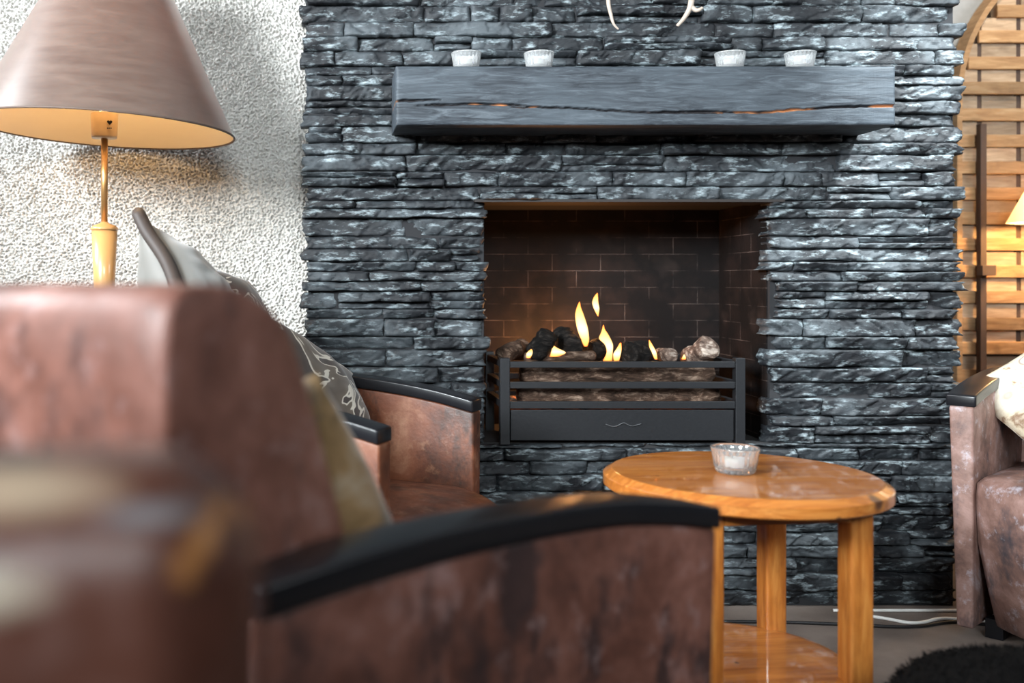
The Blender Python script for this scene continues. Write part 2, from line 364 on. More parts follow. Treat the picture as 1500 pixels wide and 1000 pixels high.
# ------------------------------------------------------------------ the setting
YW = 2.806            # face of the slate chimney breast
YP = 3.02             # plaster wall left of it
YR = 3.58             # wall right of it, set back
XL, XR = (446 - VX) / F * YW, (1408 - VX) / F * YW
OL, OR, OT, OB = .424, 1.236, EYE + (VY - 293) / F * YW, EYE - (650 - VY) / F * YW   # firebox opening
CEIL = 3.6
fl = box('floor', -4.2, 4.6, -3.2, 4.0, -.05, 0, m_floor()); tag(fl, kind='structure')
ce = box('ceiling', -4.2, 4.6, -3.2, 4.0, CEIL, CEIL + .05, plain('white_ceiling', (.75, .74, .72), .9)); tag(ce, kind='structure')
# roughcast plaster: real relief where it is seen
wl = box('wall_left', -4.2, XL + .12, YP + .012, YP + .10, 0, CEIL, STUCCO); tag(wl, kind='structure')
gx = np.arange(-1.14, XL + .05, .0022); gz = np.arange(.66, 1.90, .0022)
GX, GZ = np.meshgrid(gx, gz, indexing='ij')
rng = np.random.default_rng(5)
def band(shape, lo, hi, px):
    f = np.fft.rfft2(rng.standard_normal(shape)); kx = np.fft.fftfreq(shape[0], px)[:, None]; kz = np.fft.rfftfreq(shape[1], px)[None, :]
    k = np.hypot(kx, kz); wgt = np.exp(-(np.log((k + 1e-6) / math.sqrt(lo * hi)) / .55) ** 2)
    n = np.fft.irfft2(f * wgt, shape); return n / n.std()
hgt = band(GX.shape, 85, 115, .0022) + .45 * band(GX.shape, 45, 60, .0022)
hgt = np.where(hgt > 0, hgt * .35, -(-hgt) ** 1.15)                       # flat-topped grains with pits between
relief = .0066 * np.clip(hgt, -2.4, 1.5) + .0010 * band(GX.shape, 12, 24, .0022)
V = np.stack([GX, YP - .004 - relief, GZ], -1).reshape(-1, 3)
np_mesh('roughcast_render', V, grid_faces(*GX.shape), STUCCO, wl, smooth=False)
wr = box('wall_right', XR - .1, 4.6, YR, YR + .1, 0, CEIL, plain('grey_plaster', (.42, .42, .42), .85, bumpsc=40)); tag(wr, kind='structure')

# chimney breast: backing + split-face slate + brick firebox
wc = empty('wall_chimney', (0, 0, 0)); tag(wc, kind='structure')
bm = bmesh.new(); yb = YW + .022
bx(bm, XL + .01, OL, yb, YR, 0, CEIL); bx(bm, OR, XR - .01, yb, YR, 0, CEIL); bx(bm, OL, OR, yb, YR, OT, CEIL); bx(bm, OL, OR, yb, YR, 0, OB - .01)
frombm('chimney_core', bm, plain('dark_mortar', (.012, .012, .014), .9), wc)
rnd = random.Random(11)
SV, SF, soff = [], [], 0
def stone(u0, u1, v0, v1, yf, raggedL=0.0, raggedR=0.0, res=.0040, back=.07):
    global soff
    nu = max(6, int((u1 - u0) / res)); nv = max(5, int((v1 - v0) / res))
    s = rnd.randrange(10000)
    uu = np.linspace(0, 1, nu + 1); vv = np.linspace(0, 1, nv + 1); U, W = np.meshgrid(uu, vv, indexing='ij')
    # edges bitten by noise
    le = u0 + (raggedL + .004) * (fbm(W * (v1 - v0) * 60 + s, W * 0 + s, s, 3) - .5) * 2
    re = u1 + (raggedR + .004) * (fbm(W * (v1 - v0) * 60 + s + 50, W * 0 + s, s + 3, 3) - .5) * 2
    te = v1 - .0012 - .004 * np.clip(fbm(U * (u1 - u0) * 9, U * 0 + s, s + 5, 3) - .58, 0, 1) * 4
    be = v0 + .0012 + .004 * np.clip(fbm(U * (u1 - u0) * 9 + 9, U * 0 + s, s + 7, 3) - .6, 0, 1) * 4
    X = le + (re - le) * U; Z = be + (te - be) * W
    du = np.minimum(U, 1 - U) * (u1 - u0); dv = np.minimum(W, 1 - W) * (v1 - v0)
    ang = rnd.uniform(.25, .75) * rnd.choice((1, 1, 1, -1)); ca, sa = math.cos(ang), math.sin(ang)
    P = (X * ca + Z * sa); Q = (-X * sa + Z * ca)
    r1 = np.abs(fbm(P * 9 + s, Q * 30 + s, s, 4) - .5) * 2; r2 = fbm(P * 45, Q * 110, s + 31, 3); big = fbm(X * 9 + s, Z * 14, s + 41, 3)
    st = np.floor(big * 6 + (r1 - .3) * 1.2) / 6                                   # cleft steps
    d = rnd.uniform(-.010, .016) + rnd.uniform(-.014, .014) * (U - .5) + rnd.uniform(-.010, .016) * (W - .5)
    d = d + .007 * (r1 - .35) + .004 * (r2 - .5) + .026 * (st - .5)
    d = d - .005 * np.exp(-dv / .0016) * (.2 + r2) - .009 * np.exp(-du / .007) * (.4 + r2)
    Y = yf - d
    V = np.stack([X, Y, Z], -1); b = V.copy(); b[..., 1] = yf + back
    SV.append(V.reshape(-1, 3)); F0 = grid_faces(nu + 1, nv + 1, soff); base = soff; soff += V.shape[0] * V.shape[1]
    ring = [(i, 0) for i in range(nu + 1)] + [(nu, j) for j in range(1, nv + 1)] + [(i, nv) for i in range(nu - 1, -1, -1)] + [(0, j) for j in range(nv - 1, 0, -1)]
    rb = np.array([b[i, j] for i, j in ring]); SV.append(rb)
    idx = [base + i * (nv + 1) + j for i, j in ring]; n = len(ring)
    SF.append(F0); SF.append(np.array([(idx[k], soff + k, soff + (k + 1) % n, idx[(k + 1) % n]) for k in range(n)])); soff += n
def course(a, b, v0, v1, ra=0.0, rb=0.0):
    u = a; first = True
    while u < b - .001:
        ln = rnd.choice((rnd.uniform(.08, .18), rnd.uniform(.18, .36), rnd.uniform(.26, .50)))
        e = u + ln
        if b - e < .07: e = b
        last = e >= b - .001
        g = .0012
        kw = dict(raggedL=ra if first else 0, raggedR=rb if last else 0)
        if v1 - v0 > .030 and rnd.random() < .16:
            m = v0 + (v1 - v0) * rnd.uniform(.35, .65); stone(u + g, e - g, v0, m, YW, **kw); stone(u + g, e - g, m, v1, YW, **kw)
        else: stone(u + g, e - g, v0, v1, YW, **kw)
        u = e; first = False
z = 0.0
levels = [0.0]
while levels[-1] < OB - .012: levels.append(levels[-1] + rnd.choice((.030, .036, .041, .047)))
levels[-1] = OB
while levels[-1] < OT - .02: levels.append(levels[-1] + rnd.choice((.028, .036, .040, .044, .050)))
levels[-1] = OT
while levels[-1] < 2.0: levels.append(levels[-1] + rnd.choice((.028, .034, .039, .042, .047)))
for v0, v1 in zip(levels[:-1], levels[1:]):
    l = XL + rnd.uniform(-.012, .010); r = XR + rnd.uniform(-.022, .018)
    if v0 >= OB - .001 and v1 <= OT + .001:
        course(l, OL + rnd.uniform(-.012, .010), v0, v1, .006, .010); course(OR + rnd.uniform(-.018, .018), r, v0, v1, .012, .012)
    else: course(l, r, v0, v1, .006, .012)
np_mesh('slate_cladding', np.concatenate(SV), np.concatenate(SF), SLATE, wc, smooth=False)
# firebox
YB = 3.19
fb = m_firebrick(); fs = m_firebrick(True)
box('firebox_back', OL - .03, OR + .06, YB, YB + .03, OB, OT + .2, fb, wc)
for nm, x0, x1 in (('firebox_side', OL - .03, OL + .003), ('firebox_side', OR - .004, OR + .04)): box(nm, x0, x1, YW + .035, YB, OB, OT + .2, fs, wc)
box('firebox_throat', OL - .03, OR + .04, YW + .15, YB + .03, OT + .2, OT + .23, DARK, wc)
box('hearth_slab', OL - .03, OR + .04, YW + .016, YB, OB - .02, OB + .001, plain('sooty_hearth', (.018, .017, .018), .75, bumpsc=60), wc)
box('lintel_plate', OL - .03, OR + .03, YW - .008, YW + .12, OT - .006, OT + .002, STEEL_DARK, wc)

# ------------------------------------------------------------------ mantel beam
MY0, MY1 = 2.62, YW + .012
a = at(580, 97, MY0); b_ = at(1312, 183, MY0); MX0, MX1, MZ1, MZ0 = a.x, b_.x, a.z, b_.z
nx, nz = 420, 76
gx = np.linspace(MX0, MX1, nx); gz = np.linspace(MZ0, MZ1, nz); GX, GZ = np.meshgrid(gx, gz, indexing='ij')
def crack_line(pts, wid, dep):
    P = [at(px, py, MY0) for px, py in pts]; xs = np.array([p.x for p in P]); zs = np.array([p.z for p in P])
    zc = np.interp(GX, xs, zs) + .0018 * (fbm(GX * 60, GX * 0, 3, 3) - .5) * 2
    tt = np.clip(np.minimum(GX - xs[0], xs[-1] - GX) / .05, 0, 1)
    if pts[0][0] <= 581: tt = np.clip((xs[-1] - GX) / .05, 0, 1)
    if pts[-1][0] >= 1311: tt = np.clip((GX - xs[0]) / .05, 0, 1)
    ww = wid * tt * (.6 + .8 * fbm(GX * 25, GX * 0 + 2, 9, 2)) + 1e-6
    return np.clip(1.25 - np.abs(GZ - zc) / ww, 0, 1) * (tt > 0) * dep
cr = np.maximum.reduce([crack_line([(580, 147.5), (650, 146)], .0035, 1), crack_line([(606, 155), (690, 152), (775, 154)], .0032, 1),
    crack_line([(740, 156), (840, 158), (930, 164), (1060, 166)], .0028, 1), crack_line([(980, 163), (1110, 165), (1180, 160), (1240, 156), (1312, 155)], .0030, 1)])
dep = .0022 * (fbm(GX * 4, GZ * 40, 2, 4) - .5) + .0035 * (fbm(GX * 3, GZ * 5, 7, 2) - .5) - .012 * cr
eb = np.minimum(np.minimum(GX - MX0, MX1 - GX), np.minimum(GZ - MZ0, MZ1 - GZ)); dep = dep - .004 * np.exp(-eb / .003)
FV = np.stack([GX, MY0 - dep, GZ], -1).reshape(-1, 3); FF = grid_faces(nx, nz)
ring = [(i, 0) for i in range(nx)] + [(nx - 1, j) for j in range(1, nz)] + [(i, nz - 1) for i in range(nx - 2, -1, -1)] + [(0, j) for j in range(nz - 2, 0, -1)]
idx = np.array([i * nz + j for i, j in ring]); RB = FV[idx].copy(); RB[:, 1] = MY1; n = len(ring); o0 = len(FV)
SFc = np.array([(idx[k], o0 + k, o0 + (k + 1) % n, idx[(k + 1) % n]) for k in range(n)])
mb = np_mesh('mantel_beam', np.concatenate([FV, RB]), np.concatenate([FF, SFc]), BEAM, None, smooth=False)
at_ = mb.data.attributes.new('crack', 'FLOAT', 'POINT'); at_.data.foreach_set('value', np.concatenate([np.clip(cr * 1.3, 0, 1).ravel(), np.zeros(n)]).astype(np.float32))
tag(mb, 'charcoal black oak mantel beam with long split fixed on the slate chimney', 'mantel')

# ------------------------------------------------------------------ tealight glasses
def tealight(loc, s, label, group=None, gm=None):
    root = empty('tealight_holder', loc); tag(root, label, 'candle holder', group)
    H = .054 * s; Rt = .048 * s; Rb = .039 * s
    fl_ = lambda a, z, r: 1 + .018 * (math.cos(a * 22) if .006 * s < z < H - .006 * s else 0) * (1 if r > .93 * (Rb + (Rt - Rb) * z / H) else 0)
    pr = [(Rb * .80, 0), (Rb * .95, .0012 * s), (Rb + .0005, .005 * s)]
    pr += [(Rb + (Rt - Rb) * t, H * t) for t in (.16, .3, .5, .7, .85)]
    pr += [(Rt, H - .005 * s), (Rt + .0012 * s, H - .002 * s), (Rt, H), (Rt - .002 * s, H), (Rt - .0032 * s, H - .002 * s)]
    pr += [(Rb + (Rt - Rb) * t - .0036 * s, H * t) for t in (.8, .5, .25)] + [(Rb - .006 * s, .010 * s), (Rb * .5, .008 * s), (.0005, .008 * s)]
    lathe('glass_bowl', pr, gm or GLASS, root, 132, fl_, True, True)
    c = lathe('candle', [(.0205 * s, .0086 * s), (.0212 * s, .010 * s), (.0212 * s, .031 * s), (.020 * s, .0315 * s), (.003, .0302 * s)], WAX, root, 24)
    wk = tube('wick', [Vector((0, 0, .029 * s)), Vector((.0005, 0, .034 * s)), Vector((.002, 0, .038 * s))], .0008, DARK, c, 6)
    return root
TZ = .52
g = atz(1077, 692, TZ)
tealight((g.x, g.y, TZ + .0003), 1.0, 'fluted clear glass tealight holder with white candle on the round pine table')
ylen = 2.665
for px, lb in ((683, 'glass tealight holder on the black mantel nearest its left end'), (789.5, 'glass tealight holder on the black mantel second from its left end'),
               (1069.5, 'glass tealight holder on the black mantel second from its right end'), (1172, 'glass tealight holder on the black mantel nearest its right end')):
    tealight(((px - VX) / F * ylen, ylen, MZ1 + .0005), .83, lb, 'tealight glasses on the mantel', GLASS_DAYLIT)

# ------------------------------------------------------------------ antlers above the mantel
BONE = plain('weathered_antler', (.33, .27, .225), .55, bumpsc=70, bs=.3)
an = empty('antler_mount', at(955, -110, YW - .02)); tag(an, 'pale antlers hanging above the mantel with only their tips in view', 'antlers')
o_ = an.location
shield = [(-.08, .10), (.08, .10), (.085, 0), (.05, -.08), (0, -.115), (-.05, -.08), (-.085, 0)]
V = [(x, -.02, zz) for x, zz in shield] + [(x, .012, zz) for x, zz in shield]; k = len(shield)
mk('shield_plaque', V, [tuple(range(k)), tuple(range(k, 2 * k))] + [(i, (i + 1) % k, k + (i + 1) % k, k + i) for i in range(k)], plain('dark_plaque_wood', (.08, .035, .018), .4), an, False)
def antler(pts, r0, r1, tines):
    ph = [Vector(p) - o_ for p in pts]; P = catmull(ph, 8)
    V, Fc = tube_data(P, lambda t: r0 + (r1 - r0) * t, 10)
    for (tp, ra, rb) in tines:
        V2, F2 = tube_data(catmull([Vector(p) - o_ for p in tp], 6), lambda t: ra + (rb - ra) * t, 8); k = len(V); V += V2; Fc += [tuple(i + k for i in f) for f in F2]
    mk('antler', V, Fc, BONE, an)
antler([at(945, -95, 2.74), at(915, -80, 2.66), at(893, -40, 2.60), at(891, 0, 2.58), at(895, 22, 2.58), at(899, 35, 2.58), at(906, 43, 2.58)], .009, .0022, [([at(893, -30, 2.6), at(880, -50, 2.56), at(872, -75, 2.54)], .006, .002)])
antler([at(965, -95, 2.74), at(1000, -80, 2.66), at(1016, -40, 2.60), at(1013, 0, 2.58), at(1009, 15, 2.58), at(1001, 28, 2.58), at(992, 38, 2.58)], .012, .0042,
       [([at(1011, 8, 2.58), at(1019, 15, 2.575), at(1025, 14, 2.57), at(1029, 11, 2.57)], .007, .0035)])

# ------------------------------------------------------------------ fire basket, logs, flames
BY = 2.785; k_ = F / BY
X_ = lambda px: (px - VX) / k_
Z_ = lambda py: EYE - (py - VY) / k_
fbk = empty('fire_basket', (X_(912), BY, OB + .001)); tag(fbk, 'black iron fire basket with three front bars standing in the fireplace', 'fire basket')
fx, fy, fz = fbk.location
def fbox(nm, x0, x1, y0, y1, z0, z1, bev=.0015, mat=IRON): return box(nm, x0 - fx, x1 - fx, y0 - fy, y1 - fy, z0 - fz, z1 - fz, mat, fbk, bev)
D = .27
for (x0, x1) in ((X_(733), X_(747)), (X_(1078), X_(1092))):
    fbox('post', x0, x1, BY, BY + .026, OB + .001, Z_(524.5)); fbox('post', x0, x1, BY + D, BY + D + .026, OB + .001, Z_(524.5))
for y0, y1 in ((529.5, 538.7), (559.3, 569), (588, 598.6)):
    zt, zb = Z_(y0), Z_(y1)
    fbox('front_bar', X_(747), X_(1078), BY + .003, BY + .016, zb, zt)
    for x0, x1 in ((X_(735), X_(745)), (X_(1080), X_(1090))): fbox('side_bar', x0, x1, BY + .026, BY + D, zb, zt)
    fbox('back_bar', X_(747), X_(1078), BY + D + .006, BY + D + .018, zb, zt)
ap = fbox('ash_drawer', X_(748.5), X_(1076.5), BY + .006, BY + .024, Z_(645.5), Z_(600.5), .002)
wv = [Vector((X_(px) - fx, BY + .004 - fy, Z_(py) - fz)) for px, py in ((888, 621.5), (897, 624.5), (904, 624), (914, 619.5), (921, 622.5), (928, 624), (940, 620.5))]
tube('drawer_emblem', catmull(wv, 6), .0016, plain('worn_iron', (.09, .09, .095), .4, metal=.5), ap, 6)
fbox('burner_tray', X_(750), X_(1075), BY + .026, BY + D - .004, Z_(609), Z_(606), .001)
em = mk('ember_bed', *(lambda n: ([((X_(752) + (X_(1073) - X_(752)) * i / n) - fx, BY + .03 + .22 * j / 14 - fy, Z_(597) - fz + .010 * mnoise.noise((i * .5, j * .6, 3)) + .014 * math.sin(math.pi * j / 14)) for i in range(n + 1) for j in range(15)],
        [(i * 15 + j, (i + 1) * 15 + j, (i + 1) * 15 + j + 1, i * 15 + j + 1) for i in range(n) for j in range(14)]))(50), m_ember(), fbk)
BARK1 = m_bark('brown_log_bark', (.018, .011, .008), (.085, .050, .034), (.34, .24, .18), .66); BARK2 = m_bark('charred_log', (.003, .003, .003), (.010, .008, .007), (.07, .058, .05), .74)
BARK3 = m_bark('ashy_log', (.04, .025, .02), (.20, .14, .11), (.46, .38, .32), .58)
def log(a, b, r0, r1, mat, label, seed, bend=.0):
    a = Vector(a); b = Vector(b); mid = (a + b) / 2 + Vector((0, 0, bend)); c = mid.copy()
    P = catmull([a - c, mid - c, b - c], 14); n = len(P)
    wob = lambda q: 1 + .22 * mnoise.noise(q * 28 + Vector((seed * 7.3, 0, 0))) + .13 * mnoise.noise(q * 75 + Vector((0, seed * 3.1, 0)))
    en = lambda t: (r0 + (r1 - r0) * t) * (1 - max(0, (abs(t - .5) - .44) / .06) ** 2 * .35)
    V, Fc = tube_data(P, en, 20, wob); o = mk('log', V, Fc, mat, None); o.location = c
    return tag(o, label, 'log', 'logs in the fire basket')
ly = 2.865
log(at(758, 580, ly), at(1052, 579, ly), .036, .034, BARK1, 'long brown log lying lowest behind the lower bars of the basket', 1)
log(at(762, 547, ly + .004), at(1044, 546, ly + .004), .031, .030, BARK1, 'long brown log lying just behind the upper bars of the basket', 2)
log(at(768, 525, 2.90), at(872, 521, 2.90), .017, .014, BARK1, 'thin brown log lying under the flames across the left of the basket', 3)
log(at(735, 520, 2.87), at(768, 507, 2.95), .024, .026, BARK1, 'small brown log end at the far left of the basket', 4)
log(at(783, 519, 2.90), at(804, 489, 2.86), .032, .028, BARK2, 'charred log propped upright, leftmost of the black ones', 5)
log(at(823, 496, 2.99), at(838, 510, 2.90), .040, .030, BARK2, 'charred log standing directly left of the tallest flame', 6)
log(at(862, 516, 2.97), at(884, 508, 3.0), .032, .030, BARK2, 'charred log lying low between the two large flames', 7)
log(at(918, 517, 2.88), at(950, 515, 2.93), .034, .032, BARK2, 'round black charred log right of the flames', 8)
log(at(966, 519, 2.95), at(984, 520, 2.88), .020, .020, BARK3, 'small pale ended log between black log and basket right corner', 9)
log(at(1006, 527, 2.97), at(1040, 508, 2.88), .028, .034, BARK3, 'ash grey log leaning at the right end of the basket', 10)
FLAME = m_flame()
def flame(pts, label, Y, cat='flame'):
    P = [(at(px, py, Y), wd / F * Y / 2) for px, py, wd in pts]; c = P[0][0].copy(); V, Fc = [], []; n = 14
    C = catmull([p - c for p, _ in P], 6); wds = catmull([Vector((w_, 0, 0)) for _, w_ in P], 6)
    for p, w_ in zip(C, wds):
        for k in range(n):
            a_ = 2 * math.pi * k / n; V.append((p.x + max(w_.x, .0004) * math.cos(a_), p.y + max(w_.x, .0004) * .6 * math.sin(a_), p.z))
    m_ = len(C)
    for i in range(m_ - 1):
        for k in range(n): Fc.append((i * n + k, i * n + (k + 1) % n, (i + 1) * n + (k + 1) % n, (i + 1) * n + k))
    o = mk('flame', V, Fc, FLAME, None); o.location = c; tag(o, label, cat, 'flames of the fire'); return o
flame([(858, 507, 5), (857, 497, 12), (853, 480, 16), (849, 462, 13), (848, 450, 6), (849, 442, 1)], 'tallest white hot flame rising in the middle of the fire', 2.93)
flame([(876, 463, 1), (874, 452, 8), (872, 443, 9), (873, 435, 6), (875, 429, 1)], 'small loose flame floating above the tallest one', 2.93)
flame([(890, 528, 14), (893, 516, 9), (892, 505, 12), (886, 496, 17), (885, 488, 10), (884, 482, 4), (884, 476, 1)], 'second tallest flame, curling up right of the tallest one', 2.90)
flame([(903, 528, 8), (904, 518, 11), (907, 510, 7), (909, 502, 2)], 'low flame licking up beside the curling one', 2.89)
flame([(961, 526, 4), (958, 516, 7), (954, 507, 6), (951, 498, 1)], 'thin orange flame at the right edge of the black log', 2.89)
flame([(812, 522, 14), (818, 516, 22), (812, 509, 8), (806, 503, 2)], 'low orange flame between the two upright charred logs', 2.88)
flame([(774, 524, 6), (776, 517, 9), (780, 510, 2)], 'small flame at the foot of the leftmost charred log', 2.87)
flame([(1002, 526, 8), (1006, 518, 7), (1012, 510, 2)], 'dim flame against the ash grey log', 2.94)
for nm, px, py, y, e in (('fire_glow', 846, 478, 3.07, 2.2), ('fire_glow_low', 780, 503, 3.10, 2.4), ('fire_glow_right', 900, 505, 3.0, .7)):
    d = bpy.data.lights.new(nm, 'POINT'); d.energy = e; d.color = (1, .42, .13); d.shadow_soft_size = .03
    o = bpy.data.objects.new(nm, d); COL.objects.link(o); o.location = at(px, py, y)

# ------------------------------------------------------------------ tub chairs
def arm_loft(name, C, mat, parent, zt, zb, off_o, off_i, bev, inward):
    """C: list of (x, y, ztop) outer line; sweep a rectangle [off_o..off_i] inward, from ztop+zt down to zb (None: ztop+zb_rel)"""
    pts = catmull(C, 6); n = len(pts); V, Fc = [], []
    for i, p in enumerate(pts):
        t = pts[min(i + 1, n - 1)] - pts[max(i - 1, 0)]; t.z = 0; t.normalize(); nn = Vector((-t.y, t.x, 0)) * inward
        top = p.z + zt; bot = p.z + zb[1] if zb[0] == 'rel' else zb[1]
        splay = 0 if zb[0] == 'rel' else .018
        for q, zz, s in ((off_o, top, 0), (off_i, top, 0), (off_i, bot, 0), (off_o, bot, splay)):
            w_ = Vector((p.x, p.y, 0)) + nn * (q + s); V.append((w_.x, w_.y, zz))
    for i in range(n - 1):
        for k in range(4): Fc.append((i * 4 + k, i * 4 + (k + 1) % 4, (i + 1) * 4 + (k + 1) % 4, (i + 1) * 4 + k))
    Fc.append((0, 1, 2, 3)); Fc.append(tuple((n - 1) * 4 + k for k in range(4)))
    o = mk(name, V, Fc, mat, parent, True); bevel(o, bev, 3, 50); 
    return o
PROFILE = [(0.035, .05), (0.012, .42), (-.004, .80), (-.002, .880), (.006, .905), (.022, .917), (.060, .918), (.085, .916), (.108, .909), (.142, .890), (.162, .868), (.194, .804), (.222, .735), (.250, .665), (.285, .55), (.31, .42), (.32, .05)]
def tub_chair(o, ang, label, leather, armR=None, armL=None, wb=.50, depth=.72, seat_front=.10, bh=1.0):
    root = empty('tub_chair', (o[0], o[1], 0), ang); tag(root, label, 'armchair', 'tub chairs around the table')
    # backrest with rounded corners and a gentle crown
    prof = catmull([(x, 0, z_) for x, z_ in [(x, z_ if z_ < .6 else .6 + (z_ - .6) * bh) for x, z_ in PROFILE]], 3); ny = 17; V, Fc = [], []; m_ = len(prof)
    for j in range(ny):
        v = -1 + 2 * j / (ny - 1); y = wb / 2 * v; e = max(0, abs(v) - .94) / .06
        for p in prof:
            cx, cz = .14, min(p.z, .60)
            sc = 1 - .018 * e ** 2
            V.append((cx + (p.x - cx) * sc + .006 * (1 - v * v) * (p.x > .1), y, (p.z if p.z < .6 else .6 + (p.z - .6) * (1 - .006 * e ** 2))))
    for j in range(ny - 1):
        for i in range(m_): Fc.append((j * m_ + i, j * m_ + (i + 1) % m_, (j + 1) * m_ + (i + 1) % m_, (j + 1) * m_ + i))
    Fc.append(tuple(range(m_))); Fc.append(tuple(range((ny - 1) * m_, ny * m_)))
    bk = mk('backrest', V, Fc, leather, root, True); bevel(bk, .008, 3, 60)
    hw = wb / 2 + .05
    gen = [(.085, .02, .655), (.20, .008, .672), (.36, 0, .674), (.50, 0, .664), (depth - .1, 0, .648), (depth, 0, .627)]
    AR = armR or [(x, -hw + d, z_) for x, d, z_ in gen]; AL = armL or [(x, hw - d, z_) for x, d, z_ in gen]
    for C, inw in ((AR, 1), (AL, -1)):
        arm_loft('arm_panel', C, leather, root, -.030, ('abs', .03), .004, .060, .006, inw)
        arm_loft('arm_rest', C, BLACKWOOD, root, 0, ('rel', -.0295), -.003, .066, .004, inw)
    # seat: front bowed outwards
    sw = wb / 2 - .012; x0 = .24
    prof = [(.035, -.035), (.12, -.02), (.25, 0), (.33, .012), (.375, .014), (.402, .006), (.416, -.012), (.421, -.04)]
    outl = []
    nf = 24
    for k in range(nf + 1):
        a_ = -1 + 2 * k / nf; outl.append((depth - .03 + seat_front * (1 - abs(a_) ** 2.3), sw * a_))
    outl += [(x0, sw), (x0, sw * .33), (x0, -sw * .33), (x0, -sw)]
    n = len(outl); V, Fc = [], []; cx = .5
    for z_, d in prof:
        for (x, y) in outl:
            fx_ = 1 + d / .3; V.append((x0 + (x - x0) * (1 + d / .5) if x > x0 else x0, y * (1 + (min(d, 0)) / .25), z_))
    for i in range(len(prof) - 1):
        for k in range(n): Fc.append((i * n + k, i * n + (k + 1) % n, (i + 1) * n + (k + 1) % n, (i + 1) * n + k))
    top0 = (len(prof) - 1) * n; prev = top0
    for s, dz in ((.8, .006), (.55, .011), (.25, .014)):
        b0 = len(V)
        for k in range(n): p = V[top0 + k]; V.append((.5 + (p[0] - .5) * s, p[1] * s, .421 + dz))
        for k in range(n): Fc.append((prev + k, prev + (k + 1) % n, b0 + (k + 1) % n, b0 + k))
        prev = b0
    Fc.append(tuple(range(prev, prev + n))); Fc.append(tuple(range(n)))
    mk('seat', V, Fc, leather, root, True)
    for x, y in ((.08, -wb / 2 + .05), (.08, wb / 2 - .05), (depth - .08, -wb / 2 + .04), (depth - .08, wb / 2 - .04)):
        box('foot', x - .02, x + .02, y - .02, y + .02, 0, .05, BLACKWOOD, root)
    return root
# chair at the fireplace's left
MID_O = (-.41, 2.564); MID_A = math.atan2(-.464, .886)
mid = tub_chair(MID_O, MID_A, 'brown leather tub chair against the slate wall left of the fire', LEATHER_WARM, wb=.51, bh=.74, seat_front=.165)
# chair at the right
rf = Vector((-.75, -.66)).normalized(); RA = math.atan2(rf.y, rf.x); rl = Vector((-rf.y, rf.x))
rc = Vector((1.593, 2.59)) - .72 * rf + .30 * rl
rchair = tub_chair(rc, RA, 'brown leather tub chair at the right edge right of the table', LEATHER_PINK, wb=.50)
# chair in the foreground, its near arm fitted to the photograph
FA = R(54); ff = Vector((math.cos(FA), math.sin(FA))); fl_v = Vector((-ff.y, ff.x))
fo = Vector((-.132, .785)) + .25 * fl_v
def loc_(p): d = Vector((p.x, p.y)) - fo; return (d.dot(ff), d.dot(fl_v))
ARM = [(382, 912, .642), (560, 850, .645), (740, 800, .636), (900, 771, .622), (985, 769, .607), (1054, 775, .588)]
armR = []
for px, py, zb in ARM:
    p = atz(px, py, zb); x, y = loc_(p); armR.append((x, y, zb + .0295))
print('ARM', armR)
armL = [(.09, .29, .655), (.22, .295, .672), (.38, .29, .672), (.5, .28, .655), (.62, .27, .63)]
front = tub_chair(fo, FA, 'large brown leather tub chair in the foreground seen from behind', LEATHER, armR=armR, armL=armL, wb=.50, depth=.68, seat_front=.06)

# ------------------------------------------------------------------ cushions
def pillow(name, c, up, nrm, size, thick, mat, label, diamond=False, seed=0, roll=0.0, piping=None, puff=.5, back=None):
    n = 36; V, Fc, mi = [], [], []
    idx = {}
    def prof(u, v):
        return (max(0, (1 - u * u)) * max(0, (1 - v * v))) ** puff
    for side in (1, -1):
        for i in range(n + 1):
            for j in range(n + 1):
                u = -1 + 2 * i / n; v = -1 + 2 * j / n
                edge = i in (0, n) or j in (0, n)
                if edge and side == -1: idx[(side, i, j)] = idx[(1, i, j)]; continue
                pin = 1 - .07 * (1 - u * u) * v * v - .0; pin2 = 1 - .07 * (1 - v * v) * u * u
                x = u * size / 2 * pin2; y = v * size / 2 * pin
                q = Vector((x * 9 + seed, y * 9, side * 2.0))
                wr_ = .16 * mnoise.noise(q) + .09 * mnoise.noise(q * 2.7)
                z_ = side * thick / 2 * prof(u, v) * (1 + wr_)
                z_ += .012 * mnoise.noise(Vector((x * 6 + seed * 3, y * 6, 0)))
                idx[(side, i, j)] = len(V); V.append((x, y, z_))
    for side in (1, -1):
        for i in range(n):
            for j in range(n):
                q = [idx[(side, i, j)], idx[(side, i + 1, j)], idx[(side, i + 1, j + 1)], idx[(side, i, j + 1)]]
                Fc.append(q if side == 1 else q[::-1]); mi.append(0 if side == 1 else (1 if back else 0))
    o = mk(name, V, Fc, [mat, back] if back else mat, None, True)
    o.data.polygons.foreach_set('material_index', mi)
    nz_ = Vector(nrm).normalized(); uy = Vector(up); uy = (uy - nz_ * uy.dot(nz_)).normalized(); ux = uy.cross(nz_)
    if diamond: roll = roll + R(45)
    M = Matrix((ux, uy, nz_)).transposed().to_4x4() @ Matrix.Rotation(roll, 4, 'Z'); M.translation = Vector(c); o.matrix_world = M
    if piping:
        ring = [idx[(1, i, 0)] for i in range(n)] + [idx[(1, n, j)] for j in range(n)] + [idx[(1, i, n)] for i in range(n, 0, -1)] + [idx[(1, 0, j)] for j in range(n, 0, -1)]
        P = [Vector(V[i]) for i in ring] + [Vector(V[ring[0]])]
        tube('piping', P, piping[1], piping[0], o, 8)
    tag(o, label, 'cushion'); return o
GREYC = m_cloth('grey_satin', [(.3, (.095, .090, .078)), (.7, (.14, .134, .118))], 5, .5, 500, .4)
